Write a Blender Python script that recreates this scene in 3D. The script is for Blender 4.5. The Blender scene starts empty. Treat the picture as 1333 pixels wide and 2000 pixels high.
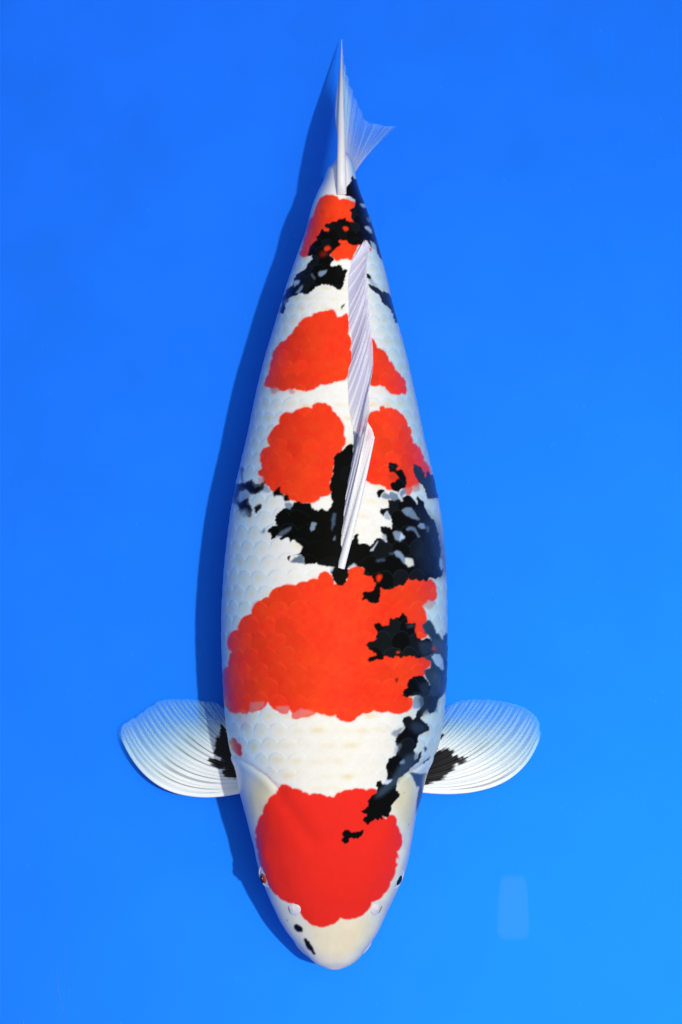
import bpy, math
import numpy as np
from mathutils import Vector

# ------------------------------------------------------------------ camera, sky, sun, exposure
SC = bpy.context.scene
U = 0.0004                       # one photograph pixel on the pond floor, in metres
D = 5500.0                       # height of the camera above the floor, in the same pixels
CX, CY = 330.0, 1700.0         # the spot straight below the camera (it stands nearer the head)

cam_d = bpy.data.cameras.new('camera')
cam = bpy.data.objects.new('camera', cam_d)
SC.collection.objects.link(cam)
cam.location = (0, 0, D * U)
cam_d.sensor_fit = 'VERTICAL'
cam_d.shift_x, cam_d.shift_y = (666.5 - CX) / 2000, (CY - 1000.0) / 2000
cam_d.angle = 2 * math.atan(1000.0 / D)
cam_d.clip_start, cam_d.clip_end = 0.01, 200.0
SC.camera = cam

TO_SUN = Vector((0.19, -0.05, 1.0)).normalized()
world = bpy.data.worlds.new('World'); SC.world = world
world.use_nodes = True
wn = world.node_tree
sky = wn.nodes.new('ShaderNodeTexSky')
sky.sky_type = 'NISHITA'; sky.sun_disc = False
sky.dust_density = 4.0
sky.sun_elevation = math.asin(TO_SUN.z)
sky.sun_rotation = math.atan2(TO_SUN.x, TO_SUN.y)
bg = wn.nodes['Background']
bg.inputs['Strength'].default_value = 0.135
wn.links.new(sky.outputs[0], bg.inputs['Color'])

sun_d = bpy.data.lights.new('sun', 'SUN')
sun_d.energy = 2.5; sun_d.angle = math.radians(1.0); sun_d.color = (1.0, 0.97, 0.92)
sun = bpy.data.objects.new('sun', sun_d)
SC.collection.objects.link(sun)
sun.rotation_euler = TO_SUN.to_track_quat('Z', 'Y').to_euler()
sun.location = TO_SUN * 3

vs = SC.view_settings
vs.view_transform = 'Standard'; vs.look = 'None'; vs.exposure = -0.3; vs.gamma = 1.0
SC.cycles.max_bounces = 8
SC.cycles.transparent_max_bounces = 16

rng = np.random.default_rng(7)

# ------------------------------------------------------------------ small helpers
def lin(r, g, b):
    c = np.array([r, g, b], float) / 255
    return np.where(c <= 0.04045, c / 12.92, ((c + 0.055) / 1.055) ** 2.4)

def smooth(a, b, x):
    t = np.clip((x - a) / (b - a), 0, 1)
    return t * t * (3 - 2 * t)

def plan(u, v, z):
    """plan position (pixels) and height -> metres"""
    k = (D - z) / D
    return np.stack([(u - CX) * k * U, -(v - CY) * k * U, z * U + 0 * u], axis=-1)

def vnoise(x, y, seed):
    g = np.random.default_rng(seed).random((257, 257)) * 2 - 1
    xi, yi = np.floor(x).astype(int), np.floor(y).astype(int)
    fx, fy = x - xi, y - yi
    fx, fy = fx * fx * (3 - 2 * fx), fy * fy * (3 - 2 * fy)
    a, b = g[xi % 256, yi % 256], g[(xi + 1) % 256, yi % 256]
    c, d = g[xi % 256, (yi + 1) % 256], g[(xi + 1) % 256, (yi + 1) % 256]
    return (a * (1 - fx) + b * fx) * (1 - fy) + (c * (1 - fx) + d * fx) * fy

def cubic(xs, ys, x):
    """monotone cubic interpolation of a table"""
    xs, ys = np.asarray(xs, float), np.asarray(ys, float)
    h = np.diff(xs); dl = np.diff(ys) / h
    m = np.zeros_like(ys)
    m[0], m[-1] = dl[0], dl[-1]
    same = dl[:-1] * dl[1:] > 0
    w1, w2 = 2 * h[1:] + h[:-1], h[1:] + 2 * h[:-1]
    with np.errstate(divide='ignore', invalid='ignore'):
        m[1:-1] = np.where(same, (w1 + w2) / (w1 / dl[:-1] + w2 / dl[1:]), 0)
    x = np.clip(x, xs[0], xs[-1])
    i = np.clip(np.searchsorted(xs, x, 'right') - 1, 0, len(h) - 1)
    t = (x - xs[i]) / h[i]
    return ((1 + 2 * t) * (1 - t) ** 2 * ys[i] + t * (1 - t) ** 2 * h[i] * m[i]
            + t * t * (3 - 2 * t) * ys[i + 1] + t * t * (t - 1) * h[i] * m[i + 1])

def polyline(P, t):
    P = np.asarray(P, float)
    s = np.r_[0, np.cumsum(np.hypot(*np.diff(P[:, :2], axis=0).T))]; s /= s[-1]
    return np.stack([cubic(s, P[:, k], t) for k in range(P.shape[1])], -1)

# ------------------------------------------------------------------ materials
def new_mat(name):
    m = bpy.data.materials.new(name); m.use_nodes = True
    return m, m.node_tree, m.node_tree.nodes['Principled BSDF']

def skin_material():
    m, nt, p = new_mat('koi_skin')
    at = nt.nodes.new('ShaderNodeVertexColor'); at.layer_name = 'Col'
    nt.links.new(at.outputs['Color'], p.inputs['Base Color'])
    p.inputs['Roughness'].default_value = 0.45
    p.inputs['Specular IOR Level'].default_value = 0.015
    # slime coat: mirrors its surroundings only at a glancing angle
    lw = nt.nodes.new('ShaderNodeLayerWeight'); lw.inputs['Blend'].default_value = 0.5
    pw = nt.nodes.new('ShaderNodeMath'); pw.operation = 'POWER'; pw.inputs[1].default_value = 4.5
    ml = nt.nodes.new('ShaderNodeMath'); ml.operation = 'MULTIPLY'; ml.inputs[1].default_value = 0.75; ml.use_clamp = True
    gl = nt.nodes.new('ShaderNodeBsdfGlossy'); gl.inputs['Roughness'].default_value = 0.28
    mx = nt.nodes.new('ShaderNodeMixShader')
    nt.links.new(lw.outputs['Facing'], pw.inputs[0]); nt.links.new(pw.outputs[0], ml.inputs[0]); nt.links.new(ml.outputs[0], mx.inputs[0])
    nt.links.new(p.outputs[0], mx.inputs[1]); nt.links.new(gl.outputs[0], mx.inputs[2])
    nt.links.new(mx.outputs[0], nt.nodes['Material Output'].inputs['Surface'])
    tc = nt.nodes.new('ShaderNodeTexCoord')
    nz = nt.nodes.new('ShaderNodeTexNoise'); nz.inputs['Scale'].default_value = 900; nz.inputs['Detail'].default_value = 3
    bp = nt.nodes.new('ShaderNodeBump'); bp.inputs['Strength'].default_value = 0.06; bp.inputs['Distance'].default_value = 0.0006
    nt.links.new(tc.outputs['Object'], nz.inputs['Vector'])
    nt.links.new(nz.outputs['Fac'], bp.inputs['Height'])
    nt.links.new(bp.outputs['Normal'], p.inputs['Normal'])
    return m

def fin_material(name, rough=0.5):
    """diffuse and translucent tissue, see-through where the attribute's alpha is low"""
    m, nt, p = new_mat(name)
    nt.nodes.remove(p)
    out = nt.nodes['Material Output']
    at = nt.nodes.new('ShaderNodeVertexColor'); at.layer_name = 'Col'
    di = nt.nodes.new('ShaderNodeBsdfDiffuse'); tl = nt.nodes.new('ShaderNodeBsdfTranslucent')
    gl = nt.nodes.new('ShaderNodeBsdfGlossy'); gl.inputs['Roughness'].default_value = rough
    tr = nt.nodes.new('ShaderNodeBsdfTransparent')
    m1 = nt.nodes.new('ShaderNodeMixShader'); m1.inputs[0].default_value = 0.08
    m2 = nt.nodes.new('ShaderNodeMixShader'); m2.inputs[0].default_value = 0.03
    m3 = nt.nodes.new('ShaderNodeMixShader')
    L = nt.links.new
    L(at.outputs['Color'], di.inputs['Color']); L(at.outputs['Color'], tl.inputs['Color'])
    L(di.outputs[0], m1.inputs[1]); L(tl.outputs[0], m1.inputs[2])
    L(m1.outputs[0], m2.inputs[1]); L(gl.outputs[0], m2.inputs[2])
    L(at.outputs['Alpha'], m3.inputs[0]); L(tr.outputs[0], m3.inputs[1]); L(m2.outputs[0], m3.inputs[2])
    L(m3.outputs[0], out.inputs['Surface'])
    return m

def plain_material(name, col, rough=0.4, spec=0.4):
    m, nt, p = new_mat(name)
    tc = nt.nodes.new('ShaderNodeTexCoord')
    nz = nt.nodes.new('ShaderNodeTexNoise'); nz.inputs['Scale'].default_value = 400
    rp = nt.nodes.new('ShaderNodeValToRGB')
    rp.color_ramp.elements[0].color = (*[c * 0.85 for c in col], 1); rp.color_ramp.elements[0].position = 0.3
    rp.color_ramp.elements[1].color = (*[min(1, c * 1.1) for c in col], 1); rp.color_ramp.elements[1].position = 0.7
    nt.links.new(tc.outputs['Object'], nz.inputs['Vector'])
    nt.links.new(nz.outputs['Fac'], rp.inputs['Fac'])
    nt.links.new(rp.outputs['Color'], p.inputs['Base Color'])
    p.inputs['Roughness'].default_value = rough
    p.inputs['Specular IOR Level'].default_value = spec
    return m

def floor_material():
    m, nt, p = new_mat('blue_pond_liner')
    nt.nodes.remove(p)
    N, L = nt.nodes.new, nt.links.new
    out = nt.nodes['Material Output']
    tc = N('ShaderNodeTexCoord')
    def noise(scale, detail, lo, hi):
        n = N('ShaderNodeTexNoise'); n.inputs['Scale'].default_value = scale; n.inputs['Detail'].default_value = detail
        L(tc.outputs['Object'], n.inputs['Vector'])
        r = N('ShaderNodeMapRange'); r.inputs[1].default_value = 0.25; r.inputs[2].default_value = 0.75
        r.inputs[3].default_value = lo; r.inputs[4].default_value = hi
        L(n.outputs['Fac'], r.inputs[0])
        return r.outputs[0]
    a = noise(2.6, 3, 0.87, 1.13)
    b = noise(15, 7, 0.91, 1.09)
    mu = N('ShaderNodeMath'); mu.operation = 'MULTIPLY'; L(a, mu.inputs[0]); L(b, mu.inputs[1])
    # fine pale specks of dust lying on the liner
    vo = N('ShaderNodeTexVoronoi'); vo.inputs['Scale'].default_value = 55
    L(tc.outputs['Object'], vo.inputs['Vector'])
    sp = N('ShaderNodeMapRange'); sp.inputs[1].default_value = 0.035; sp.inputs[2].default_value = 0.06
    sp.inputs[3].default_value = 0.10; sp.inputs[4].default_value = 0.0
    L(vo.outputs['Distance'], sp.inputs[0])
    base = N('ShaderNodeVectorMath'); base.operation = 'SCALE'
    base.inputs[0].default_value = FLOOR_DIFF
    L(mu.outputs[0], base.inputs['Scale'])
    mx = N('ShaderNodeMix'); mx.data_type = 'RGBA'
    mx.inputs['B'].default_value = (0.10, 0.35, 0.85, 1)
    L(sp.outputs[0], mx.inputs['Factor']); L(base.outputs[0], mx.inputs['A'])
    # a pale rectangle beside the head: a faint reflection painted into the colour
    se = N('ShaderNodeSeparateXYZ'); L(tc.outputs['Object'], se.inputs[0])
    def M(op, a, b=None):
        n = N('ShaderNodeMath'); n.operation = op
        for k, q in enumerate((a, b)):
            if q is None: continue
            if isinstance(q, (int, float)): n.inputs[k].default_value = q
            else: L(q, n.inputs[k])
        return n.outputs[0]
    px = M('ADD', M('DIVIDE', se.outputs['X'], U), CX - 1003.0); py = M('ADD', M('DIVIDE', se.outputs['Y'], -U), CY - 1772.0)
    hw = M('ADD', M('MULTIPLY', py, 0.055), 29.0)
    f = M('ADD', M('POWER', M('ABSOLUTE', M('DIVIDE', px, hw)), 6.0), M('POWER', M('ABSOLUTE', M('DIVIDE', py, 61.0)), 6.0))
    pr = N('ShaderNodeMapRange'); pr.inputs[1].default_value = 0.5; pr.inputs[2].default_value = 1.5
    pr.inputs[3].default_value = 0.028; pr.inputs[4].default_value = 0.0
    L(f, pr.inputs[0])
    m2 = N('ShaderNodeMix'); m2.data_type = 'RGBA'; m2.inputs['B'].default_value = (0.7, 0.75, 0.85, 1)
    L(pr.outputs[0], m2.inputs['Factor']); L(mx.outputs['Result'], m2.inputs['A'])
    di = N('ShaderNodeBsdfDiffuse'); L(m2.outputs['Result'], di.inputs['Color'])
    gl = N('ShaderNodeBsdfGlossy'); gl.inputs['Roughness'].default_value = FLOOR_ROUGH
    gl.inputs['Color'].default_value = (*FLOOR_SHEEN, 1)
    ad = N('ShaderNodeMixShader'); ad.inputs[0].default_value = FLOOR_MIX
    L(di.outputs[0], ad.inputs[1]); L(gl.outputs[0], ad.inputs[2])
    L(ad.outputs[0], out.inputs['Surface'])
    return m

FLOOR_DIFF = (0.0096, 0.084, 0.66)
FLOOR_SHEEN = (0.012, 0.36, 1.0)
FLOOR_ROUGH, FLOOR_MIX = 0.42, 0.105

# ------------------------------------------------------------------ mesh helpers
def link(name, me, parent=None):
    o = bpy.data.objects.new(name, me)
    SC.collection.objects.link(o)
    if parent: o.parent = parent
    return o

def mesh_obj(name, V, F, mat, parent=None, col=None):
    V = np.asarray(V, np.float32).reshape(-1, 3); F = np.asarray(F, np.int32)
    me = bpy.data.meshes.new(name)
    me.vertices.add(len(V)); me.vertices.foreach_set('co', V.ravel())
    nf = len(F)
    me.loops.add(nf * 4); me.loops.foreach_set('vertex_index', F.ravel())
    me.polygons.add(nf)
    me.polygons.foreach_set('loop_start', np.arange(0, nf * 4, 4, dtype=np.int32))
    me.polygons.foreach_set('loop_total', np.full(nf, 4, np.int32))
    me.polygons.foreach_set('use_smooth', np.ones(nf, bool))
    me.update(calc_edges=True)
    if col is not None:
        at = me.color_attributes.new('Col', 'FLOAT_COLOR', 'POINT')
        at.data.foreach_set('color', np.asarray(col, np.float32).reshape(-1, 4).ravel())
    me.validate()
    me.materials.append(mat)
    return link(name, me, parent)

def grid_faces(n, m, wrap=False):
    i = np.arange(n - 1)[:, None]; j = np.arange(m if wrap else m - 1)[None]
    j2 = (j + 1) % m
    return np.stack([i * m + j, i * m + j2, (i + 1) * m + j2, (i + 1) * m + j], -1).reshape(-1, 4)

def tube(name, P, side, nrm, w, h, mat, parent, col, seg=8):
    """flattened tapering rod: P points, side/nrm frame, w/h half sizes, colour per point"""
    a = np.arange(seg) / seg * 2 * math.pi
    R = (P[:, None] + side[:, None] * (np.cos(a)[None, :, None] * w[:, None, None])
         + nrm[:, None] * (np.sin(a)[None, :, None] * h[:, None, None]))
    n = len(P)
    V = R.reshape(-1, 3)
    C = np.repeat(col[:, None], seg, 1).reshape(-1, 4)
    return mesh_obj(name, V, grid_faces(n, seg, True), mat, parent, C)

def unit(a):
    return a / np.maximum(np.linalg.norm(a, axis=-1, keepdims=True), 1e-9)

# ------------------------------------------------------------------ setting
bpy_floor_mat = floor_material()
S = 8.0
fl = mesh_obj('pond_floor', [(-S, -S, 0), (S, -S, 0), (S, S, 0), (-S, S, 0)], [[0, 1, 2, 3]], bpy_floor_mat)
fl['kind'] = 'structure'
SCRATCH = plain_material('scuffed_liner', (0.035, 0.20, 0.80), .6, .1)
for line in ([(110, 1890), (113, 1922), (117, 1945), (124, 1972), (131, 2004)], [(134.5, 1924), (137, 1946)], [(47, 1990), (46, 2004)]):
    Pl = polyline(np.array(line, float), np.linspace(0, 1, 14))
    hw = 0.7 * np.sin(np.linspace(.15, 1, 14) * math.pi * .9)
    Lf = plan(Pl[:, 0] - hw, Pl[:, 1], np.zeros(14)); Rt = plan(Pl[:, 0] + hw, Pl[:, 1], np.zeros(14))
    V_ = np.stack([Lf, Rt], 1); V_[..., 2] = 0.0006
    mesh_obj('scratch', V_, grid_faces(14, 2)[:, ::-1], SCRATCH, fl)

# ------------------------------------------------------------------ the body's shape (plan outline and profile)
OUT = np.array([  # v, left, right
    (296, 671, 673), (304, 660, 683), (316, 652, 689), (330, 640, 693), (350, 633, 697), (380, 618.5, 706), (400, 611, 714),
    (450, 598, 731), (500, 580, 745), (550, 562.5, 758), (600, 547, 769), (650, 532, 783), (700, 517, 796),
    (750, 504.5, 807), (800, 493.5, 818), (850, 483.5, 828), (900, 471.5, 840), (950, 460, 851.5), (1000, 451, 861),
    (1050, 444.5, 867), (1100, 439, 871), (1150, 435.5, 873), (1200, 433, 874), (1250, 433, 874.5), (1300, 434.5, 874),
    (1350, 437, 871.5), (1400, 440.5, 867.5), (1450, 447, 858.5), (1480, 453, 848.5), (1500, 459, 839), (1550, 469, 825.5),
    (1600, 482, 812), (1650, 495, 803.5), (1700, 508, 791), (1750, 525, 771), (1780, 538.5, 757.5), (1800, 548, 749),
    (1820, 560.5, 739.5), (1840, 576, 726.5), (1860, 593.5, 711.5), (1875, 608.5, 699), (1885, 621.5, 685.5),
    (1891, 637, 672), (1894.5, 653, 655)], float)
PRO = np.array([  # v, middle height, half height above, half height below
    (296, 236, 2, 2), (304, 236, 48, 48), (320, 236, 66, 66), (400, 236, 82, 80), (500, 234, 106, 105), (600, 231, 132, 130), (800, 224, 180, 175),
    (1000, 220, 210, 200), (1200, 220, 222, 203), (1400, 215, 212, 195), (1550, 206, 187, 182), (1650, 194, 160, 165),
    (1740, 178, 127, 142), (1800, 163, 98, 115), (1850, 153, 66, 80), (1880, 148, 36, 42), (1891, 147, 14, 16), (1894.5, 147, 1, 1)], float)

def outline(v):
    c = cubic(OUT[:, 0], (OUT[:, 1] + OUT[:, 2]) / 2, v)
    a2 = cubic(OUT[:, 0], ((OUT[:, 2] - OUT[:, 1]) / 2) ** 2, v)
    return c, np.sqrt(np.maximum(a2, 0.2))

def profile(v):
    zc = cubic(PRO[:, 0], PRO[:, 1], v)
    bt = np.sqrt(np.maximum(cubic(PRO[:, 0], PRO[:, 2] ** 2, v), 0.2))
    bb = np.sqrt(np.maximum(cubic(PRO[:, 0], PRO[:, 3] ** 2, v), 0.2))
    return zc, bt, bb

def npow(v):
    return 2.0 + 0.35 * smooth(1430, 1620, v)

def ztop(u, v):
    c, a = outline(v); zc, bt, bb = profile(v); n = npow(v)
    w = np.clip(np.abs(u - c) / a, 0, 1)
    return zc + bt * (1 - w ** n) ** (1 / n)

# ------------------------------------------------------------------ pigment map, drawn in the plan of the back
TR = {'A': (550, 50, 5.127), 'B': (530, 350, 4.761), 'C': (490, 580, 3.9206), 'E': (430, 850, 2.898), 'F': (420, 1090, 2.836),
      'G': (420, 1360, 2.836), 'H': (470, 1620, 3.703), 'J': (700, 880, 7.0158), 'K': (440, 890, 4.761), 'M': (690, 1120, 6.665),
      'N': (680, 1360, 6.3476), 'P': (560, 1740, 5.554), 'Q': (210, 1340, 4.761), 'R': (800, 1340, 4.761), 'T': (640, 780, 11.108)}

def T(k, pts):
    ox, oy, s = TR[k]
    return [(ox + x / s, oy + y / s) for x, y in pts]

def fringe(poly, kind):
    """red ends in scalloped scale rims, black in a ragged nibbled edge"""
    if kind not in ('r', 'k'): return poly
    P = np.asarray(poly, float); Q = np.roll(P, -1, 0)
    area = np.sum(P[:, 0] * Q[:, 1] - Q[:, 0] * P[:, 1])
    sg = 1.0 if area > 0 else -1.0
    out = []
    rg = np.random.default_rng(int(abs(P.sum())) % 99991)
    for p, q in zip(P, Q):
        d = q - p; L = np.hypot(*d)
        out.append(tuple(p))
        if L < 4: continue
        n = np.array([d[1], -d[0]]) / L * sg
        if kind == 'r':
            k = max(1, int(round(L / 26)))
            for j in range(k):
                amp = min(L / k * 0.13, 3.0)
                for t in (.12, .3, .5, .7, .88):
                    out.append(tuple(p + d * ((j + t) / k) + n * amp * math.sin(t * math.pi) ** .7))
                if j < k - 1: out.append(tuple(p + d * ((j + 1) / k)))
        else:
            k = max(2, int(L / 3.2))
            for j in range(1, k):
                out.append(tuple(p + d * ((j + rg.uniform(-.3, .3)) / k) + n * rg.uniform(-1.25, 1.6)))
    return out

class Map:
    """a small raster of pigment colours over a plan rectangle"""
    def __init__(s, x0, y0, x1, y1, base, q=2):
        s.x0, s.y0, s.q = x0, y0, q
        s.w, s.h = int((x1 - x0) * q), int((y1 - y0) * q)
        s.C = np.zeros((s.h, s.w, 3)) + base
        s.K = np.zeros((s.h, s.w))       # how black
        s.R = np.zeros((s.h, s.w))       # how red
    def mask(s, poly, soft):
        P = (np.asarray(poly, float) - (s.x0, s.y0)) * s.q
        pad = int(3 + soft * s.q * 3)
        ax, ay = np.floor(P.min(0)).astype(int) - pad; bx, by = np.ceil(P.max(0)).astype(int) + pad
        ax, ay, bx, by = max(ax, 0), max(ay, 0), min(bx, s.w), min(by, s.h)
        m = np.zeros((max(by - ay, 1), max(bx - ax, 1)))
        n = m.shape[1]
        for r in range(m.shape[0]):
            y = ay + r + 0.5
            p, q = P, np.roll(P, -1, 0)
            hit = (p[:, 1] <= y) != (q[:, 1] <= y)
            if not hit.any(): continue
            xs = np.sort(p[hit, 0] + (y - p[hit, 1]) / (q[hit, 1] - p[hit, 1]) * (q[hit, 0] - p[hit, 0])) - ax
            for u, v in zip(xs[::2], xs[1::2]):
                i, j = int(np.clip(np.ceil(u - 0.5), 0, n)), int(np.clip(np.ceil(v - 0.5), 0, n))
                m[r, i:j] = 1
        k = max(1, int(round(soft * s.q)))
        for _ in range(2):
            for ax_ in (0, 1):
                c = np.cumsum(np.concatenate([np.zeros_like(np.take(m, [0], ax_)), np.pad(m, [(k, k) if t == ax_ else (0, 0) for t in (0, 1)], 'edge')], ax_), ax_)
                w = 2 * k + 1
                L = m.shape[ax_]
                m = (np.take(c, np.arange(w, w + L), ax_) - np.take(c, np.arange(0, L), ax_)) / w
        return slice(ay, by), slice(ax, bx), m
    def put(s, poly, col, a=1.0, soft=0.5, kind=None):
        if len(poly) < 3: return
        poly = fringe(poly, kind)
        ys, xs, m = s.mask(poly, soft * (1.6 if kind == 'r' else 1))
        if m.size == 0 or ys.stop <= ys.start or xs.stop <= xs.start: return
        m = m * a
        s.C[ys, xs] = s.C[ys, xs] * (1 - m[..., None]) + np.asarray(col) * m[..., None]
        s.K[ys, xs] = s.K[ys, xs] * (1 - m) + (m if kind == 'k' else 0)
        s.R[ys, xs] = s.R[ys, xs] * (1 - m) + (m if kind == 'r' else 0)
    def get(s, F, u, v):
        x = np.clip((u - s.x0) * s.q - 0.5, 0, s.w - 1.001); y = np.clip((v - s.y0) * s.q - 0.5, 0, s.h - 1.001)
        i, j = np.floor(x).astype(int), np.floor(y).astype(int)
        fx, fy = x - i, y - j
        if F.ndim == 3: fx, fy = fx[..., None], fy[..., None]
        return ((F[j, i] * (1 - fx) + F[j, i + 1] * fx) * (1 - fy) + (F[j + 1, i] * (1 - fx) + F[j + 1, i + 1] * fx) * fy)

WHITE = np.array([0.81, 0.815, 0.745])
RED = np.array([0.84, 0.045, 0.012])
HEADRED = np.array([0.80, 0.026, 0.016])
PINK = np.array([0.72, 0.26, 0.24])
BLACK = np.array([0.0034, 0.0036, 0.0030])
SLATE = np.array([0.022, 0.038, 0.058])
GREY = np.array([0.17, 0.23, 0.31])
PALE = np.array([0.46, 0.54, 0.63])
CREAM = np.array([0.80, 0.70, 0.43])

def paint_body():
    m = Map(420, 285, 890, 1905, WHITE)
    r = lambda p, **k: m.put(p, k.pop('col', RED), kind='r', **k)
    k = lambda p, **q: m.put(p, q.pop('col', BLACK), kind='k', **q)
    g = lambda p, col=GREY, **q: m.put(p, col, soft=q.pop('soft', 0.9), **q)
    # --- head tints
    g([(452, 1490), (520, 1530), (560, 1560), (760, 1560), (800, 1520), (850, 1500), (840, 1600), (800, 1760), (720, 1895), (590, 1895), (520, 1760)], np.array([.80, .765, .62]), a=.9, soft=8)
    g(T('G', [(215, 440), (270, 455), (330, 520), (315, 560), (265, 650), (225, 720), (190, 600)]), CREAM, a=1, soft=8)
    g(T('N', [(640, 1000), (720, 975), (790, 1010), (840, 1130), (860, 1250), (800, 1500), (740, 1700), (640, 1500), (560, 1380), (600, 1200)]), CREAM, a=1, soft=6)
    g(T('P', [(200, 330), (430, 400), (580, 300), (860, 260), (960, 420), (820, 620), (560, 760), (330, 640)]), CREAM, a=.75, soft=11)
    g(T('G', [(420, 120), (1000, 120), (960, 440), (660, 540), (330, 450), (250, 250)]), CREAM, a=.16, soft=14)
    # --- red
    r(T('B', [(440, 205), (490, 155), (530, 148), (600, 152), (640, 188), (690, 185), (780, 210), (792, 235), (880, 430), (880, 570), (815, 620), (800, 640), (765, 700),
              (745, 755), (710, 740), (650, 742), (610, 765), (580, 735), (545, 700), (400, 700), (375, 690), (330, 722), (300, 728), (262, 695), (290, 650),
              (300, 590), (300, 570), (330, 500), (335, 450), (390, 340), (410, 280), (425, 240)]))
    r(T('C', [(365, 215), (385, 185), (440, 150), (460, 152), (510, 125), (560, 112), (590, 105), (635, 98), (655, 130), (665, 160), (700, 150), (740, 122), (750, 160),
              (745, 280), (768, 320), (762, 400), (775, 470), (755, 560), (725, 635), (680, 640), (640, 650), (600, 668), (535, 670), (500, 695), (440, 718),
              (380, 715), (340, 700), (290, 705), (235, 720), (200, 700), (150, 695), (105, 685), (140, 590), (137, 570), (148, 545), (172, 470), (165, 450),
              (190, 400), (215, 365), (250, 340), (275, 325), (320, 280)]))
    m.put(T('C', [(150, 702), (190, 690), (225, 715), (190, 740), (160, 735)]), PINK, a=.8, soft=1.5)
    m.put(T('C', [(280, 712), (320, 700), (345, 725), (315, 748)]), PINK, a=.8, soft=1.5)
    r(T('C', [(905, 300), (928, 318), (950, 350), (965, 392), (990, 395), (1040, 440), (1060, 490), (1110, 560), (1150, 605), (1175, 625), (1188, 680), (1185, 750),
              (1160, 740), (1110, 748), (1060, 730), (1030, 690), (990, 670), (950, 685), (895, 655), (900, 450)]))
    r(T('C', [(85, 1180), (150, 1140), (130, 1090), (145, 1050), (220, 970), (225, 920), (275, 880), (320, 895), (380, 855), (470, 850), (480, 825), (550, 810), (600, 830),
              (625, 870), (660, 905), (690, 940), (715, 1020), (715, 1060), (728, 1110), (715, 1140), (700, 1160)])
      + T('E', [(690, 90), (645, 120), (640, 180), (622, 270), (632, 325), (590, 345), (570, 350), (545, 375), (490, 385), (420, 370), (395, 365), (370, 340), (345, 325),
                (300, 320), (280, 290), (250, 265), (240, 235), (215, 215), (240, 190), (235, 165), (230, 120)]))
    m.put(T('E', [(215, 240), (245, 235), (258, 262), (235, 285), (215, 270)]), PINK, a=.7, soft=1.5)
    r(T('C', [(880, 950), (905, 895), (940, 875), (990, 875), (985, 850), (1010, 828), (1030, 850), (1090, 855), (1140, 885), (1180, 930), (1200, 990), (1215, 990), (1225, 1060),
              (1240, 1120), (1280, 1140), (1310, 1190)])
      + T('J', [(890, 140), (950, 190), (980, 260), (990, 330), (940, 420), (830, 440), (830, 480), (730, 490), (735, 560), (690, 610), (640, 590), (640, 520), (600, 510),
                (460, 545), (400, 535), (360, 490), (290, 465), (230, 470), (150, 430), (60, 380), (120, 0)]))
    m.put(T('J', [(740, 480), (800, 455), (850, 490), (840, 550), (770, 570), (735, 540)]), PINK, a=.75, soft=1.3)
    m.put(T('J', [(640, 520), (730, 505), (735, 560), (690, 612), (640, 590)]), PINK, a=.5, soft=1.3)
    r(T('F', [(48, 690), (52, 620), (75, 600), (80, 560), (95, 520), (72, 490), (80, 430), (110, 400), (130, 400), (140, 350), (180, 315), (205, 310), (210, 270), (260, 230),
              (300, 215), (310, 190), (370, 155), (450, 150), (510, 130), (570, 115), (580, 85), (620, 75), (645, 100), (660, 145), (705, 150), (735, 120), (745, 60),
              (780, 45), (830, 60), (880, 100), (930, 140), (1000, 150), (1050, 130), (1070, 100), (1110, 105), (1180, 115), (1205, 125), (1228, 180), (1220, 235), (1180, 235),
              (1150, 265), (1170, 320), (1170, 360), (1160, 380), (1175, 430), (1140, 450), (1150, 540), (1190, 560), (1195, 590), (1165, 620), (1160, 650),
              (1120, 680), (1050, 770), (1090, 770), (1100, 800), (1080, 840), (1030, 860), (960, 850), (880, 845), (820, 860), (785, 880), (775, 897), (710, 905),
              (690, 895), (670, 870), (600, 865), (560, 857), (480, 882), (430, 886), (430, 855), (410, 825), (405, 860), (350, 850), (295, 795), (270, 830), (190, 855),
              (180, 865), (140, 855), (95, 860), (70, 830), (50, 780)]))
    for p in ([(428, 888), (430, 862), (480, 834), (530, 845), (558, 862), (480, 884)], [(335, 822), (410, 820), (408, 862), (365, 858)],
              [(195, 800), (270, 792), (280, 815), (215, 855), (192, 850)], [(1150, 262), (1185, 232), (1222, 245), (1190, 290)]):
        m.put(T('F', p), PINK, a=.6, soft=1.6)
    m.put(T('F', [(120, 850), (190, 850), (210, 930), (160, 960), (120, 910)]), PINK, a=.3, soft=4)
    r(T('G', [(345, 520), (370, 488), (400, 490), (430, 512), (490, 530), (525, 545), (570, 538), (620, 555), (655, 562), (700, 530), (760, 518), (800, 512), (840, 520),
              (895, 515), (900, 540), (880, 640), (950, 680), (975, 655), (1000, 665), (1005, 710), (1025, 750), (1037, 790), (1025, 840), (1005, 860), (1005, 930)])
      + T('H', [(1130, 200), (1115, 280), (1080, 380), (1030, 470), (980, 515), (950, 525), (905, 600), (850, 635), (810, 645), (720, 638), (700, 665), (650, 690), (620, 702),
                (550, 700), (480, 660), (440, 620), (430, 580), (390, 535), (330, 520), (280, 480), (230, 430), (205, 370), (192, 320), (170, 285), (145, 230), (135, 160),
                (112, 90), (110, 30)])
      + T('G', [(225, 790), (235, 710), (265, 650), (290, 590), (320, 545), (335, 540)]), col=HEADRED)
    r(T('G', [(88, 235), (105, 228), (125, 260), (140, 260), (150, 300), (148, 335), (110, 312), (92, 280)]), col=RED * .75)
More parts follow.
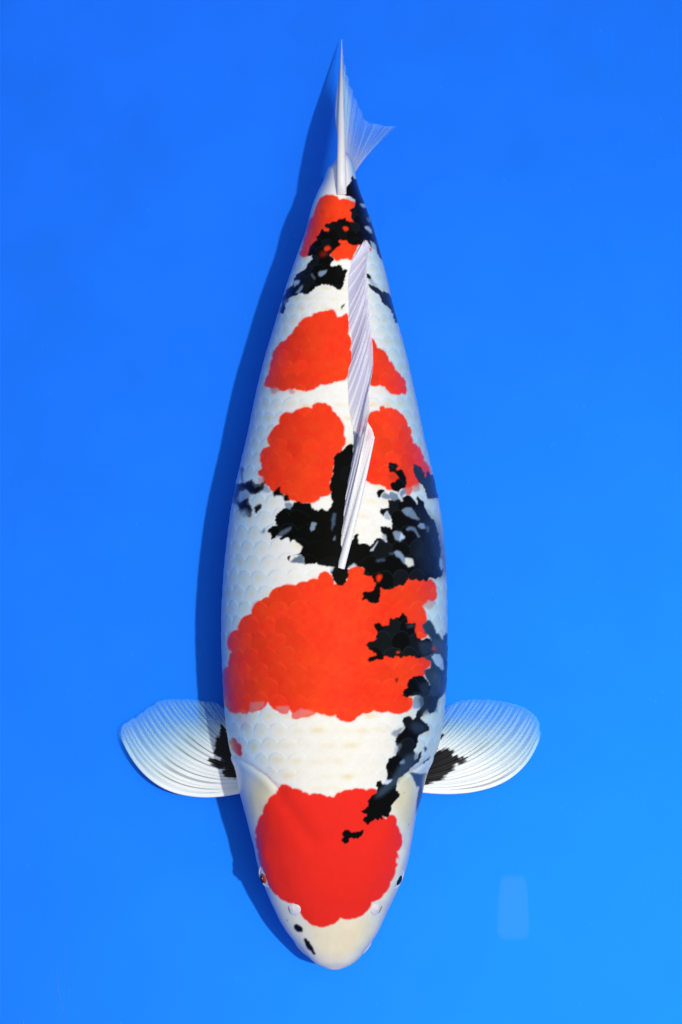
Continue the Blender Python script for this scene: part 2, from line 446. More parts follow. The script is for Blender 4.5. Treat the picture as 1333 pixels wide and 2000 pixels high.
    # --- black at the tail
    k(T('B', [(750, 0), (735, 45), (710, 70), (690, 110), (688, 150), (735, 165), (775, 185), (792, 235), (775, 260), (728, 290), (748, 320), (745, 365), (772, 398), (735, 395),
              (700, 378), (690, 355), (660, 370), (622, 365), (612, 395), (560, 400), (505, 415), (498, 440), (545, 468), (535, 485), (495, 480), (482, 460), (462, 472),
              (455, 510), (420, 535), (430, 568), (395, 590), (360, 625), (345, 690), (332, 725), (378, 702), (385, 745), (338, 780), (325, 830), (270, 860), (210, 920),
              (200, 975), (135, 1040), (100, 1120), (100, 1150), (75, 1240), (122, 1255), (135, 1200), (128, 1175), (175, 1100), (225, 1085), (260, 1060), (350, 1065),
              (385, 1040), (410, 1000), (470, 975), (540, 985), (600, 1010), (620, 1028), (650, 1025), (670, 985), (690, 905), (712, 845), (668, 840), (655, 800),
              (635, 790), (618, 805), (580, 808), (550, 798), (585, 740), (545, 700), (555, 688), (590, 660), (605, 640), (652, 600), (622, 575), (640, 560), (690, 565),
              (740, 605), (800, 612), (840, 612), (880, 565), (905, 600), (935, 640), (925, 580), (975, 600), (985, 690), (1040, 760), (1060, 700), (1010, 520), (970, 420),
              (920, 250), (820, 0)]))
    k(T('A', [(635, 1680), (650, 1630), (690, 1580), (705, 1600), (695, 1530), (715, 1500), (745, 1560), (800, 1700), (850, 1800), (740, 1800), (740, 1740), (700, 1710), (640, 1700)]))
    g(T('B', [(880, 240), (940, 330), (985, 470), (1040, 640), (1050, 760), (985, 690), (960, 560), (930, 450), (890, 360)]), SLATE, a=.9, soft=2)
    for p, c in (([(205, 960), (230, 940), (270, 945), (255, 970), (220, 1000)], PALE), ([(225, 1060), (265, 1010), (290, 980), (290, 1010), (265, 1055)], GREY * 1.4),
                 ([(440, 870), (470, 850), (520, 845), (500, 880), (470, 905), (445, 895)], GREY * 1.2), ([(830, 230), (870, 232), (895, 268), (850, 260)], PALE),
                 ([(865, 440), (900, 435), (930, 470), (940, 508), (900, 480)], PALE), ([(890, 360), (920, 350), (930, 400), (905, 395)], GREY),
                 ([(690, 172), (735, 163), (785, 198), (765, 205), (720, 190)], PALE), ([(920, 570), (960, 590), (975, 650), (950, 650), (930, 610)], PALE),
                 ([(110, 1140), (150, 1110), (160, 1130), (120, 1180)], GREY), ([(370, 880), (385, 870), (410, 930), (395, 930)], GREY * .5)):
        g(T('B', p), c)
    r(T('B', [(665, 450), (690, 440), (720, 460), (690, 478)]), a=.85); r(T('B', [(495, 640), (530, 620), (555, 650), (525, 665), (500, 665)]), a=.9)
    r(T('B', [(450, 690), (500, 680), (520, 700), (470, 715)]), a=.25, soft=2)
    r(T('B', [(910, 640), (932, 645), (925, 672)]))
    k(T('B', [(895, 970), (930, 975), (985, 1005), (1040, 1060), (1045, 1035), (1090, 1055), (1120, 1100), (1150, 1150), (1190, 1230), (1220, 1340), (1150, 1335), (1140, 1270),
              (1090, 1190), (1045, 1160), (1010, 1090), (940, 1035), (905, 1000)]), col=SLATE * .5)
    g(T('B', [(1060, 1060), (1130, 1120), (1200, 1330), (1160, 1330), (1130, 1200)]), SLATE * 1.2, soft=2)
    k(T('B', [(885, 880), (930, 905), (940, 938), (885, 915)]))
    g(T('B', [(900, 935), (940, 930), (990, 1000), (930, 975)]), PALE * .8, soft=1.5)
    k(T('B', [(690, 1145), (680, 1185), (655, 1207), (643, 1190), (665, 1170)]), a=.85)
    # --- black and slate at mid body, right
    k(T('J', [(410, 180), (440, 165), (530, 185), (555, 215), (525, 240), (530, 275), (580, 255), (620, 290), (650, 360), (660, 430), (640, 510), (590, 530), (550, 585), (500, 565),
              (460, 520), (440, 460), (465, 435), (500, 440), (520, 400), (555, 380), (545, 350), (500, 300), (420, 280)]))
    k(T('J', [(400, 330), (500, 290), (555, 370), (510, 420), (430, 400)]), a=.25, soft=3)
    k(T('J', [(745, 200), (770, 185), (840, 215), (905, 310), (915, 370), (925, 300), (950, 285), (985, 330), (1040, 340), (1060, 430), (1095, 560), (1100, 640), (1000, 660),
              (940, 655), (920, 560), (880, 480), (830, 440), (760, 300)]), col=SLATE * .8)
    g(T('J', [(930, 420), (1040, 400), (1100, 640), (960, 650)]), SLATE * 1.5, a=.8, soft=4)
    k(T('J', [(415, 670), (440, 680), (500, 650), (560, 655), (600, 690), (610, 630), (660, 612), (720, 630), (770, 680), (800, 740), (815, 740), (795, 640), (805, 628), (860, 665),
              (905, 700), (910, 780), (950, 850), (990, 910), (1040, 940), (1060, 1010), (1080, 1100), (1110, 1200), (1130, 1380), (1110, 1480), (1160, 1650), (1140, 1720),
              (1060, 1770), (1000, 1745), (960, 1740), (950, 1780), (905, 1790), (880, 1760), (845, 1795), (800, 1760), (760, 1780), (720, 1760), (690, 1730), (660, 1780),
              (620, 1845), (560, 1840), (500, 1870), (450, 1900), (385, 1915), (340, 1880), (300, 1870), (290, 1930), (250, 1900), (245, 1820), (200, 1730), (140, 1700), (65, 1705),
              (90, 1640), (60, 1600), (0, 1590), (-60, 1565), (-105, 1600), (-170, 1600), (-170, 1400), (-60, 1180), (-20, 1130), (15, 1140), (-10, 1200), (0, 1270),
              (90, 1270), (140, 1285), (175, 1312), (250, 1200), (300, 1195), (390, 1255), (380, 1190), (310, 1110), (305, 1050), (430, 1040), (460, 1085), (470, 1000),
              (440, 900), (400, 830), (340, 905), (285, 820), (310, 790), (420, 785)]))
    k(T('M', [(125, 0), (170, 30), (240, 30), (280, 110), (310, 130), (350, 180), (420, 215), (500, 200), (560, 165), (610, 140), (655, 155), (700, 50), (780, 90), (820, 65),
              (870, 105), (905, 70), (940, 100), (985, 60), (1000, 0)]))
    g(T('J', [(800, 760), (900, 760), (1060, 960), (1200, 1400), (1240, 1750), (1000, 1740), (850, 1620), (780, 1400), (870, 1150)]), SLATE * .7, a=.6, soft=9)
    g(T('J', [(950, 950), (1100, 950), (1230, 1650), (1130, 1700), (1040, 1400)]), SLATE * 1.5, a=.5, soft=6)
    for p, c, s in (([(590, 820), (640, 785), (730, 785), (770, 850), (845, 960), (820, 950), (740, 925), (650, 880)], GREY * 1.1, 1.0),
                    ([(480, 1130), (510, 1100), (560, 1110), (590, 1120), (635, 1190), (570, 1250), (510, 1220)], GREY * 1.2, .8), ([(580, 1110), (640, 1190), (600, 1210), (560, 1240)], PALE * 1.1, .8),
                    ([(650, 1070), (700, 1045), (780, 1060), (850, 1180), (830, 1200), (780, 1120), (720, 1090), (670, 1100)], GREY * .8, 1.2), ([(810, 1040), (850, 1000), (900, 1000), (920, 1060), (870, 1075)], GREY * 1.5, .8),
                    ([(485, 1390), (530, 1370), (590, 1400), (640, 1470), (740, 1480), (760, 1570), (685, 1590), (610, 1530), (580, 1480), (520, 1450)], GREY * 1.3, .8),
                    ([(640, 1470), (740, 1480), (760, 1570), (685, 1590), (640, 1550)], WHITE * .95, .8),
                    ([(310, 620), (360, 570), (420, 600), (450, 560), (540, 600), (600, 540), (640, 510), (645, 590), (600, 620), (610, 690), (560, 655), (490, 685), (440, 660), (410, 670), (320, 650)], GREY * 1.1, 1.2),
                    ([(350, 880), (400, 830), (440, 920), (430, 960), (360, 930)], PALE * .8, 1.2), ([(320, 1150), (370, 1150), (395, 1250), (350, 1230)], PALE * .8, 1),
                    ([(1105, 1200), (1130, 1180), (1165, 1380), (1140, 1390)], GREY * 1.2, 1.2), ([(1115, 1470), (1150, 1500), (1168, 1600), (1140, 1650), (1112, 1560)], PALE * .9, 1),
                    ([(930, 1030), (970, 1050), (960, 1120), (940, 1100)], GREY * .7, 1.5), ([(245, 1490), (360, 1480), (370, 1510), (250, 1520)], SLATE * 2, 1.5), ([(420, 1400), (490, 1395), (490, 1420), (430, 1420)], SLATE * 2, 1.5),
                    ([(540, 560), (560, 590), (610, 690), (590, 690), (550, 640)], WHITE * .9, 1)):
        g(T('J', p), c, soft=s)
    g(T('J', [(170, 1360), (215, 1310), (275, 1225), (265, 1260), (235, 1310), (205, 1380), (170, 1385)]), PALE, a=.9, soft=.5)
    k(T('J', [(250, 580), (270, 540), (310, 525), (350, 535), (365, 565), (320, 600), (300, 650), (270, 635)]))
    r(T('J', [(255, 1720), (320, 1700), (310, 1760), (275, 1800)]), a=.7, soft=1)
    # --- black left of the dorsal fin
    k(T('K', [(465, 560), (550, 490), (630, 470), (640, 430), (690, 425), (720, 440), (800, 450), (810, 490), (870, 515), (900, 490), (960, 515), (985, 470), (1000, 430), (985, 370),
              (975, 270), (1000, 180), (1010, 90)]) + T('E', [(642, 125), (690, 88), (740, 45), (770, 60), (750, 230)])
      + T('K', [(1150, 400), (1150, 1040), (1000, 1040), (960, 1030), (870, 1020), (850, 995), (800, 1005), (740, 1010), (735, 950), (705, 920), (650, 920), (610, 930), (600, 990),
                (580, 960), (595, 930), (660, 918), (700, 900), (720, 850), (690, 820), (630, 780), (610, 805), (585, 760), (550, 780), (520, 785), (505, 765), (550, 740),
                (480, 745), (435, 785), (420, 720), (395, 705), (440, 655), (490, 650), (465, 600)]))
    k(T('E', [(622, 770), (650, 745), (725, 745), (728, 790), (715, 830), (690, 852), (665, 845), (640, 820)]))
    g(T('K', [(970, 1060), (1000, 1030), (1010, 1045), (985, 1085)]), PALE, soft=1); g(T('K', [(1150, 1030), (1200, 1000), (1225, 1020), (1165, 1045)]), PALE, soft=1)
    for p, c, s in (([(790, 670), (810, 620), (850, 625), (830, 690), (800, 705)], GREY * 1.1, .7), ([(990, 600), (1005, 530), (1030, 540), (1020, 640), (990, 700)], SLATE * 2.2, 1.2),
                    ([(470, 760), (520, 700), (620, 660), (610, 690), (540, 740)], GREY * .5, 1.5), ([(605, 990), (640, 950), (700, 920), (735, 950), (735, 1005)], GREY * .75, 1),
                    ([(550, 440), (600, 435), (635, 455), (610, 500), (560, 480)], GREY * 1.2, 1.2), ([(320, 330), (380, 260), (430, 335), (400, 345)], PALE * .8, 1.5),
                    ([(330, 710), (370, 670), (385, 700), (360, 725)], GREY * 1.6, 1.5), ([(1005, 780), (1025, 740), (1020, 790)], GREY, 1)):
        g(T('K', p), c, soft=s)
    g(T('K', [(80, 300), (130, 270), (250, 235), (275, 320), (205, 430), (245, 520), (225, 565), (150, 560), (95, 450)]), SLATE * 3, a=.45, soft=2.5)
    for p in ([(100, 262), (150, 250), (205, 238), (252, 212), (285, 262), (330, 262), (378, 228), (365, 300), (318, 352), (262, 358), (225, 352), (190, 318), (140, 340), (108, 400), (92, 380)],
              [(112, 440), (165, 408), (220, 382), (225, 440), (262, 500), (240, 575), (215, 572), (180, 520), (150, 530), (130, 500)], [(268, 482), (300, 455), (338, 442), (330, 498), (290, 545)]):
        k(T('K', p), soft=.8, a=.92)
    g(T('K', [(140, 345), (205, 325), (232, 372), (190, 410), (140, 430)]), PALE * .85)
    for p in ([(120, 275), (200, 255), (250, 225), (260, 270), (280, 300), (330, 285), (370, 240), (350, 280), (310, 340), (270, 345), (235, 345), (205, 310), (160, 300), (130, 320)],
              [(440, 340), (480, 310), (512, 290), (520, 340), (550, 370), (590, 370), (600, 420), (560, 430), (545, 380), (480, 370), (460, 385)],
              [(125, 450), (170, 420), (215, 395), (200, 440), (245, 490), (235, 540), (215, 560), (180, 500), (150, 510)], [(275, 485), (330, 450), (325, 490), (290, 535)]):
        k(T('K', p), soft=.8)
    g(T('K', [(75, 330), (130, 300), (120, 400), (150, 440), (100, 450), (60, 430)]), SLATE * 2, soft=1.5, a=.8); g(T('K', [(145, 110), (165, 100), (182, 130), (165, 165), (175, 240), (155, 240)]), SLATE * 2, a=.8)
    g(T('K', [(130, 520), (200, 500), (240, 560), (170, 570)]), PALE * .7, a=.6, soft=3)
    # --- black on the big red saddle
    k(T('M', [(130, 245), (165, 240), (230, 235), (275, 200), (300, 140), (345, 180), (355, 280), (330, 380), (290, 400), (225, 380), (180, 345), (110, 340), (130, 300)]))
    r(T('M', [(310, 70), (340, 20), (370, 40), (340, 100)]), a=.6, soft=1)
    g(T('M', [(900, 680), (960, 615), (1000, 610), (1050, 670), (1085, 780), (1115, 780), (1165, 870), (1170, 810), (1210, 770), (1250, 900), (1250, 1100), (1240, 1300), (1190, 1560),
              (1150, 1600), (1110, 1640), (1060, 1790), (1000, 1830), (970, 1760), (900, 1830), (815, 1866), (830, 1800), (920, 1700), (930, 1640), (820, 1590), (1000, 1450),
              (930, 1320), (930, 1260), (1000, 1230), (1010, 1150), (900, 1080), (1010, 1060), (1040, 950), (1010, 850), (960, 790), (935, 780)]), SLATE * 1.5, soft=.8)
    k(T('M', [(270, 670), (340, 640), (370, 685), (470, 680), (470, 590), (490, 575), (520, 590), (600, 575), (650, 505), (700, 560), (715, 640), (680, 660), (720, 650), (800, 645),
              (815, 670), (805, 760), (830, 830), (880, 870), (920, 860), (960, 840), (1010, 850), (1040, 910), (1050, 1000), (1010, 1060), (940, 1080), (850, 1110), (810, 1105),
              (800, 1080), (740, 1070), (650, 1080), (610, 1105), (580, 1080), (540, 1075), (510, 1110), (450, 1080), (400, 1075), (405, 1115), (300, 1110), (220, 1155),
              (180, 1120), (200, 1100), (310, 1070), (250, 1010), (205, 980), (165, 925), (240, 880), (300, 860), (300, 810), (320, 770), (285, 710)]))
    g(T('M', [(850, 900), (1040, 880), (1050, 1020), (900, 1080)]), SLATE * 1.3, a=.7, soft=3); g(T('M', [(690, 680), (790, 660), (790, 710), (700, 710)]), SLATE * 1.2, a=.8, soft=1.5)
    g(T('M', [(1040, 850), (1160, 880), (1230, 1000), (1200, 1120), (1130, 1050), (1060, 1030)]), GREY * .45, a=.8, soft=3)
    g(T('M', [(1020, 1280), (1120, 1290), (1190, 1480), (1140, 1560), (1060, 1450)]), GREY * .4, a=.8, soft=4)
    r(T('M', [(1030, 965), (1060, 950), (1070, 990), (1040, 1000)]), a=.5, soft=1); r(T('M', [(550, 1025), (600, 1010), (608, 1035), (560, 1040)]), a=.7)
    g(T('M', [(1015, 1090), (1060, 1045), (1130, 1055), (1170, 1130), (1185, 1250), (1150, 1260), (1060, 1160)]), PALE * 1.1, soft=.8)
    k(T('M', [(720, 1390), (790, 1340), (870, 1325), (930, 1345), (980, 1420), (1010, 1500), (980, 1590), (900, 1605), (800, 1590), (740, 1595), (690, 1620), (635, 1590), (660, 1520),
              (710, 1480), (700, 1430)]))
    g(T('M', [(860, 1450), (980, 1400), (1000, 1560), (900, 1600)]), SLATE, a=.7, soft=3)
    g(T('M', [(790, 1600), (860, 1590), (930, 1640), (910, 1710), (840, 1770), (770, 1750)]), GREY * 1.5, soft=.9)
    k(T('M', [(535, 1375), (590, 1365), (580, 1400), (560, 1420)]), a=.75, soft=.8)
    # --- black stripe behind the head
    k(T('N', [(950, 0), (1120, 0), (1100, 130), (1070, 180), (1060, 210), (1010, 215), (980, 160), (930, 200), (905, 280), (960, 330), (1010, 370), (990, 430), (920, 460), (870, 510),
              (870, 570), (820, 660), (820, 790), (860, 770), (890, 690), (920, 670), (900, 730), (880, 810), (800, 870), (740, 940), (690, 980), (640, 1010), (610, 1080),
              (605, 1160), (655, 1210), (640, 1245), (600, 1290), (540, 1360), (535, 1430), (500, 1500), (430, 1480), (440, 1530), (400, 1510), (380, 1540), (340, 1515), (270, 1570), (240, 1595), (185, 1530),
              (240, 1470), (160, 1430), (215, 1390), (250, 1360), (245, 1300), (290, 1240), (350, 1200), (370, 1130), (345, 1110), (360, 1060), (415, 1040), (430, 1090),
              (490, 1095), (540, 1040), (470, 1040), (490, 990), (470, 900), (480, 840), (500, 780), (590, 730), (620, 650), (580, 560), (600, 500), (700, 400),
              (670, 320), (690, 260), (770, 245), (800, 290), (840, 250), (860, 190), (930, 130), (940, 60)]))
    g(T('N', [(880, 0), (1130, 0), (1100, 200), (1000, 210), (900, 260)]), SLATE, a=.75, soft=2.5)
    g(T('N', [(720, 740), (870, 690), (860, 800), (730, 950), (600, 1090), (430, 1230), (330, 1270), (420, 1130), (560, 1000)]), SLATE * 1.9, a=.75, soft=3.5)
    g(T('N', [(780, 330), (900, 330), (960, 400), (880, 470), (800, 430)]), SLATE * 1.6, a=.6, soft=4)
    g(T('N', [(530, 470), (560, 430), (640, 400), (710, 370), (650, 450), (590, 510)]), GREY, a=.8, soft=1.5); g(T('N', [(600, 600), (660, 590), (620, 690), (560, 730)]), GREY, a=.6, soft=2)
    g(T('N', [(640, 820), (700, 780), (700, 830), (660, 845)]), GREY * 1.2, soft=1); g(T('N', [(935, 640), (960, 615), (982, 650), (950, 698)]), SLATE * 2, soft=1)
    g(T('N', [(470, 1040), (560, 1030), (490, 1095), (430, 1085)]), PALE * 1.2, soft=1)
    g(T('N', [(760, 950), (800, 940), (900, 960), (970, 945), (985, 1000), (960, 1110), (930, 1250), (840, 1500), (850, 1350), (870, 1200), (890, 1130), (870, 1120), (850, 1130),
              (810, 1020)]), SLATE * 2.4, soft=1.2)
    g(T('N', [(935, 825), (1040, 735), (1048, 745), (950, 838)]), lin(60, 22, 18), soft=.6)
    g(T('N', [(745, 945), (860, 870), (940, 820), (948, 835), (860, 890), (760, 955)]), PINK * .7, a=.6, soft=.8)
    g(T('G', [(98, 328), (200, 385), (280, 440), (345, 508), (352, 500), (285, 430), (205, 377)]), PINK * .8, a=.45, soft=1)
    for x, y in ((700, 1195), (752, 1588)):
        k(T('N', [(x - 6, y - 8), (x + 6, y - 8), (x + 6, y + 8), (x - 6, y + 8)]), a=.8)
    # --- marks on the head
    k(T('G', [(705, 755), (730, 738), (760, 755), (800, 750), (825, 738), (820, 765), (790, 790), (750, 785), (745, 805), (720, 818), (700, 800), (715, 780)]))
    k(T('P', [(72, 390), (85, 368), (112, 358), (150, 378), (174, 430), (165, 452), (140, 448), (100, 438), (76, 412)]), soft=.8); k(T('P', [(182, 525), (195, 512), (216, 516), (268, 585), (318, 675), (312, 696), (292, 694), (218, 610)]), soft=.8)
    k(T('P', [(-2, 312), (8, 312), (10, 330), (0, 330)]), a=.8)
    return m

# ------------------------------------------------------------------ body mesh
def body():
    vv = np.r_[np.linspace(296, 304, 10)[:-1], np.arange(304, 1870, 1.7), 1870 + 24.5 * np.sin(np.linspace(0, math.pi / 2, 40))]
    top = np.radians(np.linspace(-100, 100, 420)); bot = np.radians(np.linspace(100, 260, 62)[1:-1])
    th = np.r_[top, bot]
    V, TH = np.meshgrid(vv, th, indexing='ij')
    c, a = outline(vv); zc, bt, bb = profile(vv); n = npow(vv)
    sn, cs = np.sin(TH), np.cos(TH)
    e = 2 / n[:, None]
    SX = np.sign(sn) * np.abs(sn) ** e; CZ = np.sign(cs) * np.abs(cs) ** e
    bz = np.where(CZ > 0, bt[:, None], bb[:, None])
    X = c[:, None] + a[:, None] * SX
    Z = zc[:, None] + bz * CZ
    # ---- scales: rows overlap like tiles, the free rounded edge towards the tail
    pitch = 43.0 * (a / 218) ** 0.55
    pitch = np.maximum(pitch, 11)
    rr = np.r_[0, np.cumsum(np.diff(vv) / (0.70 * (pitch[1:] + pitch[:-1]) / 2))]
    arc = TH * (0.5 * (a + bt))[:, None]
    Q = arc / pitch[:, None] + 0.25 + 0.10 * vnoise(V / 40, arc / 40, 3)
    Rr = rr[:, None] + 0.14 * vnoise(V / 50 + 9, arc / 30, 4) + 0.0 * Q
    hgt = np.zeros_like(V); edge = np.ones_like(V); sid = np.zeros_like(V, int); ext = np.zeros_like(V); done = np.zeros(V.shape, bool); dqk = np.zeros_like(V)
    RX, QX = 1.32, 0.66
    j0 = np.floor(Rr + RX).astype(int)
    for dj in range(0, 4):
        j = j0 - dj
        off = 0.5 * (j % 2)
        i = np.round(Q - off).astype(int)
        dq = Q - (i + off); dr = Rr - j          # dr negative: towards the tail
        f = (np.abs(dq) / QX) ** 2.3 + (np.maximum(-dr, 0) / RX) ** 2.0
        inside = (f < 1) & ~done
        hgt = np.where(inside, (-dr / RX) * (1 - 0.35 * (dq / QX) ** 2), hgt)
        edge = np.where(inside, 1 - f, edge)
        ext = np.where(inside, -dr / RX, ext)
        dqk = np.where(inside, dq, dqk)
        sid = np.where(inside, i * 131 + j * 7919, sid)
        done |= inside
    rnd = np.random.default_rng(5).random(65536)[np.abs(sid) % 65536]
    rnd2 = np.random.default_rng(6).random(65536)[np.abs(sid) % 65536]
    # where scales stop: the shoulder line behind the head, the root of the tail, softly along the ridge
    shoulder = cubic([420, 452, 520, 545, 600, 655, 720, 770, 800, 850, 880], [1470, 1478, 1510, 1540, 1552, 1556, 1545, 1535, 1520, 1480, 1465], X)
    scl = smooth(0, 26, shoulder - V) * smooth(380, 430, V)
    scl *= 0.32 + 0.68 * smooth(0.05, 0.5, np.abs(SX))
    disp = 1.0 * hgt * scl * (pitch / 43)[:, None]
    # ---- gill cover: its rear rim stands a little proud, with a crease behind it
    def crease(pts, amp, wdt):
        P = np.asarray(pts, float); d = np.full(V.shape, 1e9)
        for p, q in zip(P[:-1], P[1:]):
            w = q - p; t = np.clip(((X - p[0]) * w[0] + (V - p[1]) * w[1]) / (w @ w), 0, 1)
            d = np.minimum(d, np.hypot(X - p[0] - t * w[0], V - p[1] - t * w[1]))
        return amp * np.exp(-(d / wdt) ** 2) * (CZ > -0.6)
    disp -= crease(T('G', [(95, 322), (200, 381), (280, 436), (340, 496)]), 1.7, 4)
    disp += crease(T('G', [(100, 352), (195, 408), (262, 460), (315, 520)]), 2.2, 9)
    disp -= crease(T('N', [(1060, 730), (940, 825), (860, 880), (745, 950), (640, 1020)]), 3.2, 4)
    disp += crease(T('N', [(1010, 830), (900, 890), (800, 950), (700, 1010)]), 2.0, 9)
    disp -= crease([(545, 1552), (575, 1595), (605, 1640)], 3.5, 17)
    disp -= crease([(752, 1560), (738, 1610), (715, 1650)], 1.5, 16)
    # brow above each eye, groove below it, snout saddle, lip
    disp += crease([(516, 1668), (528, 1720), (545, 1752)], 3.5, 14); disp += crease([(786, 1668), (774, 1720), (752, 1756)], 3.5, 14)
    disp -= crease([(575, 1790), (612, 1836), (652, 1846), (700, 1832), (732, 1790)], 1.6, 16)
    lip = np.exp(-((TH_abs(TH) - math.radians(97)) / 0.09) ** 2) * smooth(1800, 1850, V) * smooth(0, 12, 1895 - V)
    disp -= 4.0 * lip
    disp += 0.9 * vnoise(V / 26, arc / 26, 11) * smooth(1500, 1560, V) * smooth(0, 60, 1895 - V) * 0.6
    nx = SX / a[:, None]; nz_ = CZ / bz; ln = np.hypot(nx, nz_); ln[ln == 0] = 1
    fadeend = smooth(0, 10, 1894.5 - V) * smooth(0, 8, V - 300)
    X2 = X + disp * fadeend * nx / ln; Z2 = Z + disp * fadeend * nz_ / ln
    P = plan(X2, V, Z2)
    # ---- pigment
    m = paint_body()
    wa = 0.35 + 0.65 * smooth(1600, 1540, V)
    wu = X + wa * 0.8 * vnoise(V / 4, X / 4, 21) + wa * 0.6 * vnoise(V / 13, X / 13, 22)
    wv = V + wa * 0.8 * vnoise(V / 4, X / 5, 23) + wa * 0.6 * vnoise(V / 13, X / 13, 24)
    # keep the lookup just inside the flank, so its colours run on round the side
    lim = 0.985
    wu = np.clip(wu, (c - lim * a)[:, None], (c + lim * a)[:, None])
    C = m.get(m.C, wu, wv); K = m.get(m.K, wu, wv); R = m.get(m.R, wu, wv)
    Wt = np.clip(1 - K - R, 0, 1)
    # white skin: warm heart in each scale, clearer margin
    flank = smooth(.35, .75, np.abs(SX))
    spot = np.exp(-((dqk / (0.36 - .06 * flank)) ** 2 + ((ext - 0.62) / (0.14 + .07 * flank)) ** 2)) * smooth(0, 26, shoulder - V) * smooth(380, 430, V)
    strength = np.maximum(rnd ** 1.3, .55 * flank) * Wt
    C = C * (1 - (spot * strength)[..., None] * np.array([0.05, 0.17, 0.42]))
    rim = np.exp(-(edge / 0.10) ** 2) * scl
    C = C * (1 - (0.13 * flank * Wt * np.exp(-(edge / 0.36) ** 2) * scl + 0.04 * Wt * rim)[..., None] * np.array([1.3, 0.7, 0.3]))
    C = C + (rim * R * (0.2 + 0.8 * rnd2))[..., None] * np.array([0.02, 0.026, 0.010])
    C = C * (1 + (R * scl * (rnd - 0.5) * 0.18)[..., None])
    C[..., 1] *= 1 + R * smooth(1540, 1500, V) * (0.17 * vnoise(V / 34, X / 34, 51) + 0.15 * vnoise(V / 9, X / 9, 52))
    C = C + ((K * scl) * (rim * 0.5 + (rnd > .7) * 0.25))[..., None] * np.array([0.012, 0.020, 0.026])
    # bluish flank skin, with the floor's blue bounce light painted into it
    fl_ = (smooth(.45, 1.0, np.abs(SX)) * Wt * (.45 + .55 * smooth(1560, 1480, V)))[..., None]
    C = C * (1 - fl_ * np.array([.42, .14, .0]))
    # faint veins and blotches in the living skin
    mott = vnoise(V / 9, X / 9, 31) * 0.5 + vnoise(V / 3.5, X / 3.5, 32) * 0.35 + vnoise(V / 40, X / 40, 33) * 0.5
    C = C * (1 + 0.045 * mott[..., None] * np.array([0.5, 1.0, 1.4]))
    # pale belly
    bel = smooth(math.radians(104), math.radians(128), TH_abs(TH))[..., None]
    C = C * (1 - bel) + np.array([0.78, 0.77, 0.72]) * bel
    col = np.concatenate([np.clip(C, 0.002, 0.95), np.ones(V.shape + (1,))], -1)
    nV, nT = V.shape
    F = grid_faces(nV, nT, True)
    return mesh_obj('body', P, F[:, ::-1], SKIN, KOI, col)

def TH_abs(TH):
    t = np.where(TH > math.pi, TH - 2 * math.pi, TH)
    return np.abs(t)

# ------------------------------------------------------------------ fins
def bez(B, Cc, M, s):
    return (1 - s) ** 2 * B + 2 * s * (1 - s) * Cc + s * s * M

def fin(name, surf, nt, ns, color, rays, ray_w, ray_h, ray_color, label=None):
    """surf(t, s) -> u, v, z in pixels; a membrane sheet with rods (fin rays) running along s"""
    t, s = np.meshgrid(np.linspace(0, 1, nt), np.linspace(0, 1, ns), indexing='ij')
    u, v, z = surf(t, s)
    mem = mesh_obj(name, plan(u, v, z), grid_faces(nt, ns), FIN, KOI, color(t, s, u, v))
    if label: mem['label'] = label
    ss = np.linspace(0, 1, 56)
    for k, tk in enumerate(rays):
        P = plan(*surf(np.full_like(ss, tk), ss))
        d = 0.004
        side = unit(plan(*surf(np.full_like(ss, min(tk + d, 1)), ss)) - plan(*surf(np.full_like(ss, max(tk - d, 0)), ss)))
        tan = unit(np.gradient(P, axis=0))
        nrm = unit(np.cross(side, tan)); nrm = steady(nrm)
        side = unit(np.cross(tan, nrm))
        uu, v2, _ = surf(np.full_like(ss, tk), ss)
        tube('fin_ray', P, side, nrm, ray_w(k, tk, ss) * U, ray_h(k, tk, ss) * U, FIN_RAY, mem, ray_color(k, tk, ss, uu, v2))
    return mem

def steady(n):
    """keep a run of normals on one side, without a sudden flip"""
    n = n.copy()
    for i in range(1, len(n)):
        if n[i] @ n[i - 1] < 0: n[i] = -n[i]
    return n if n[:, 2].mean() > 0 else -n

def gap(surf, tk, dt, ss):
    """spacing between neighbouring rays along the ray, in pixels"""
    a = plan(*surf(np.full_like(ss, max(tk - dt / 2, 0)), ss)); b = plan(*surf(np.full_like(ss, min(tk + dt / 2, 1)), ss))
    f = dt / (min(tk + dt / 2, 1) - max(tk - dt / 2, 0))
    return np.linalg.norm(b - a, axis=1) / U * f

